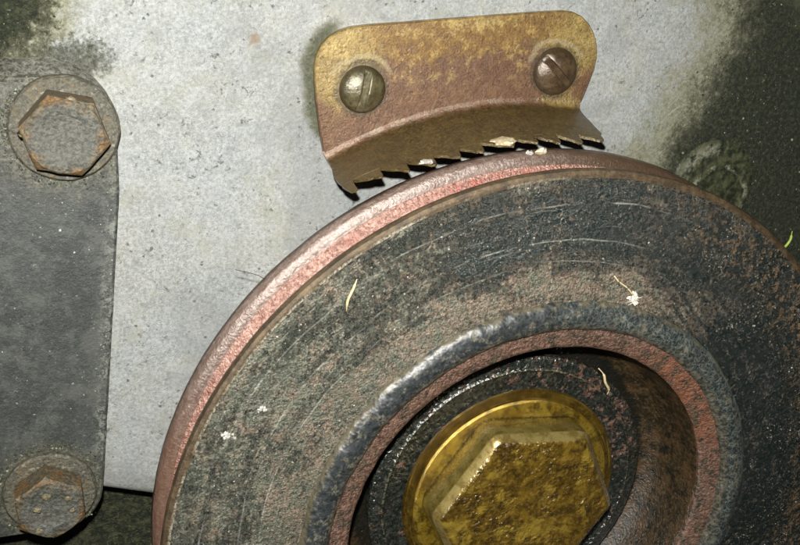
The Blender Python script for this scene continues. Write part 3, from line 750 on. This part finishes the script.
# hexagon with a flat chamfer around its top face
R6 = 18.7; hexv = []; hexf = []; NS = 12
def hexring(R, d, jit):
    o = []
    for k in range(6):
        a = math.radians(111 + 60 * k); b = math.radians(171 + 60 * k)
        for i in range(NS):
            t = i / NS; P = Vector((R * (math.cos(a) * (1 - t) + math.cos(b) * t), d, R * (math.sin(a) * (1 - t) + math.sin(b) * t)))
            L = math.hypot(P.x, P.z); lim = R6 * .965
            if L > lim: P.x *= lim / L; P.z *= lim / L
            o.append(P + mn.noise_vector(P * .25) * jit)
    return o
for R, d, j in ((18.75, 9.7, .0), (18.7, 8.4, .04), (18.5, 4.75, .05), (18.3, 4.45, .06), (17.0, 3.25, .07), (16.75, 3.1, .08), (16.2, 3.02, .1), (13, 3.05, .2), (9, 3.05, .25), (4, 3.1, .25)):
    hexv += [tuple(p) for p in hexring(R, d, j)]
NN = 6 * NS; NR = len(hexv) // NN
for k in range(NR - 1):
    for i in range(NN):
        q = (i + 1) % NN; hexf.append((k * NN + i, k * NN + q, (k + 1) * NN + q, (k + 1) * NN + i))
hexv.append((0, 3.1, 0))
for i in range(NN): hexf.append(((NR - 1) * NN + i, (NR - 1) * NN + (i + 1) % NN, len(hexv) - 1))
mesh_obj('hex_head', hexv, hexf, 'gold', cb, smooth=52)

# ------------------------------------------------------------------ greasy round plug behind the pulley
v, f = lathe([(.4, .0), (9.3, .0), (9.35, -.08), (8.8, -.25), (8.1, -.28), (7.2, -.12), (6.2, -.1), (5.5, -.22), (4.4, -.26), (.4, -.3)], 96, .12, .4, 3)
v2, f2 = blob((0, -.2, 0), 1.2, .1, 1.2, .1)
v, f = join([(v, f), (v2, f2)])
pl = mesh_obj('round_plug', v, f, 'plug', None, (46.4, BD - .05, 50.0), smooth=45)
tag(pl, 'greasy round plug with scuffed pale rim, half hidden behind the pulley', 'plug')

# ------------------------------------------------------------------ loose bits
def wire(name, pts, rad, mat, label, cat):
    P = []
    for i in range(len(pts) - 1):
        for k in range(5): P.append(Vector(pts[i]).lerp(Vector(pts[i + 1]), k / 5))
    P.append(Vector(pts[-1])); Q = list(P)
    for _ in range(4): Q = [Q[0]] + [(Q[i - 1] + Q[i] * 2 + Q[i + 1]) / 4 for i in range(1, len(Q) - 1)] + [Q[-1]]
    b = Q[0].copy(); v, f = tube([q - b for q in Q], rad)
    o = mesh_obj(name, v, f, mat, None, tuple(b)); return tag(o, label, cat)
lt = []
for k in range(16):
    a = rnd.uniform(0, 6.28); r = rnd.uniform(0, 1.25)
    lt.append(blob((r * math.cos(a) * 1.0, -rnd.uniform(.15, .7), r * math.sin(a) * .9), rnd.uniform(.22, .5), rnd.uniform(.15, .3), rnd.uniform(.22, .5), .6, k * 1.9, 2))
for k in range(7):
    a = rnd.uniform(0, 6.28); L = rnd.uniform(1.0, 2.0)
    lt.append(tube([(0, -.35, 0), (L * .5 * math.cos(a), -.8, L * .5 * math.sin(a)), (L * math.cos(a), -.3, L * math.sin(a))], .07, 5))
v, f = join(lt); o = mesh_obj('lint_tuft', v, f, 'lint', None, (15.2, -.05, 41.9)); tag(o, 'small white lint tuft stuck on the outer edge of the raised ridge', 'lint')
wire('fibre', [(11.2, -.35, 46.4), (12.1, -.6, 45.2), (13.6, -.7, 44.2), (14.9, -.6, 42.6)], .13, 'straw', 'thin pale fibre leading into the white lint tuft', 'fibre')
wire('straw_sliver', [(-32.0, -.2, 51.8), (-32.6, -.35, 50.4), (-33.6, -.35, 48.6), (-33.7, -.2, 46.8)], [.08] * 3 + [.22] * 10 + [.08] * 3, 'straw', 'short curved straw sliver on the pulley face near the rim', 'straw')
wire('hair', [(-43.5, 12.4, 48.3), (-44.5, 11.4, 49.4), (-46.2, 11.0, 50.3), (-48.0, 11.4, 50.8)], .06, 'hair', 'thin dark hair sticking out from the rear rim over the grey block', 'hair')
wire('fibre', [(15.9, 9.7, 23.5), (17.0, 9.2, 22.2), (17.2, 9.2, 20.6), (18.6, 9.6, 18.6), (18.4, 10.0, 17.4)], [.1] * 5 + [.25] * 11 + [.1] * 5, 'straw', 'pale frayed fibre lying in the recess beside the golden bolt', 'fibre')
wire('green_fibre', [(66.9, 24.3, 38.6), (66.3, 23.6, 37.0), (65.4, 23.9, 35.4), (64.6, 24.3, 34.6)], [.1] * 3 + [.28] * 10 + [.1] * 3, 'green', 'yellow green fibre at the right edge in the dark grime', 'fibre')
def crumbs(name, pos, R, cnt, mat, label, cat, seed):
    q = random.Random(seed); L = []
    for k in range(cnt):
        a = q.uniform(0, 6.28); d = R * q.random() ** .7; z = q.uniform(.10, .32)
        L.append(blob((d * math.cos(a), q.uniform(-.08, .02), d * math.sin(a) * .8), z * q.uniform(.7, 1.5), z * .6, z, .8, seed + k * 2.7, 2))
    v, f = join(L); o = mesh_obj(name, v, f, mat, None, pos, smooth=30); return tag(o, label, cat)
def bit(name, pos, rx, ry, rz, mat, label, cat, seed, group=None):
    parts = [blob((0, 0, 0), rx, ry, rz, .7, seed, 2), blob((rx * .6, -ry * .3, -rz * .3), rx * .5, ry * .6, rz * .6, .7, seed + 5, 2)]
    v, f = join(parts); o = mesh_obj(name, v, f, mat, None, pos, smooth=30); return tag(o, label, cat, group)
def onflange(a, d, up_=.15):
    p = Vector(fl_pt(a, d)); t = math.radians(a); return (p.x + up_ * math.sin(t), p.y, p.z + up_ * math.cos(t))
bit('metal_fleck', onflange(-14.9, 10.3), .95, .8, .38, 'fleck', 'bright white metal fleck on the tooth left of the pointer\'s middle', 'fleck', 2)
bit('metal_fleck', onflange(-3.7, 11.1), 1.75, 1.45, .50, 'cream', 'large cream metal chip on the tooth right of the pointer\'s middle', 'fleck', 9)
crumbs('paint_crumbs', (-52.5, -.05, 28.7), 1.15, 14, 'chip', 'larger cluster of white crumbs on the lower left of the pulley face', 'crumbs', 4)
crumbs('paint_crumbs', (-47.2, -.05, 32.3), .75, 7, 'chip', 'smaller cluster of white crumbs on the pulley face, right of the larger one', 'crumbs', 14)
bit('paint_chip', (.6, 11.2, 64.8), .55, .35, .5, 'chip', 'white crumb on the rear rim below the cream metal chip', 'chip', 24)
bit('paint_chip', (2.6, 11.0, 64.95), .9, .35, .55, 'cream', 'tan crumb on the rear rim beside the white crumb', 'chip', 34)

# ------------------------------------------------------------------ uncountable grains: grime on the block, dust on the pulley
def grains(name, pts, mat, label, cat):
    base = []
    for k in range(6):
        bm = bmesh.new(); bmesh.ops.create_icosphere(bm, subdivisions=1, radius=1)
        vv = [q.co * (1 + .5 * mn.noise(q.co * 1.5 + Vector((k * 4.1, 0, 0)))) for q in bm.verts]
        ff = [tuple(x.index for x in c.verts) for c in bm.faces]; bm.free(); base.append((vv, ff))
    V, F = [], []
    for (x, y, z, s, flat) in pts:
        vv, ff = base[rnd.randrange(6)]; a = rnd.uniform(0, 6.28); c, q = math.cos(a), math.sin(a); o = len(V); e = rnd.uniform(.7, 1.3)
        for p in vv: V.append((x + (p.x * c * e - p.z * q) * s, y + p.y * s * flat, z + (p.x * q * e + p.z * c) * s))
        F += [tuple(i + o for i in t) for t in ff]
    o = mesh_obj(name, V, F, mat, None, (0, 0, 0), smooth=False, fix=False); return tag(o, label, cat, kind='stuff')
pts = []
while len(pts) < 5200:
    x = rnd.uniform(24, 110); z = rnd.uniform(10, 125)
    e = x + .55 * max(75 - z, -4) + 14 * mn.noise(Vector((x * .12, 0, z * .12)))
    if rnd.random() < max(0, min(1, (e - 40) / 12)): pts.append((x, BD, z, .06 + .22 * rnd.random() ** 3, .6))
while len(pts) < 6300:
    a = rnd.uniform(0, 6.28); r = 22 * math.sqrt(rnd.random()); x, z = -84 + r * math.cos(a), 97 + r * math.sin(a)
    if rnd.random() < (20 - r) / 12: pts.append((x, (BD - 3.0 if z < 81 and x < -70 else BD) , z, .06 + .22 * rnd.random() ** 3, .6))
while len(pts) < 7000:
    a = rnd.uniform(0, 6.28); r = 7.9 + abs(rnd.gauss(0, .9)); c = BA if rnd.random() < .6 else BB
    x, z = c[0] + r * math.cos(a), c[1] + r * math.sin(a)
    if z < c[1] - 2 and rnd.random() < .7: continue
    if x > -71.5 + .157 * (z - 9.2) - .8 or z < 4 or z > 79 or (z > 71 and math.hypot(x + 71.2, z - 71.6) > 8.2): continue
    pts.append((x, BD - 3.0, z, .06 + .16 * rnd.random() ** 2, .6))
grains('grime_grains', pts, 'grime', 'dark greasy grit caked on the right side and corners of the block', 'grime')
pts = []
while len(pts) < 15000:
    a = rnd.uniform(0, 6.2832); r = math.sqrt(rnd.uniform(44 ** 2, 63.3 ** 2)); x, z = r * math.cos(a), r * math.sin(a)
    if mn.noise(Vector((x * .16, 4, z * .16))) + .6 * mn.noise(Vector((x * .5, 9, z * .5))) < rnd.uniform(-.35, .45): continue
    pts.append((x, .05, z, .05 + .12 * rnd.random() ** 4, .6))
grains('dust_grains', pts, 'dust', 'pale dust crumbs stuck over the pulley face', 'dust')
pts = []
while len(pts) < 300:
    z = rnd.uniform(20, 64); x = rnd.uniform(-100, -71.9 + .157 * (z - 9.2))
    if rnd.random() < .35: x = -71.9 + .157 * (z - 9.2) - abs(rnd.gauss(0, .8))
    if mn.noise(Vector((x * .2, 1, z * .2))) < rnd.uniform(-.5, .4): continue
    pts.append((x, BD - 3.0, z, .05 + .16 * rnd.random() ** 4, .5))
grains('pale_specks', pts, 'speck', 'pale grit stuck to the dark grey strap', 'grit')
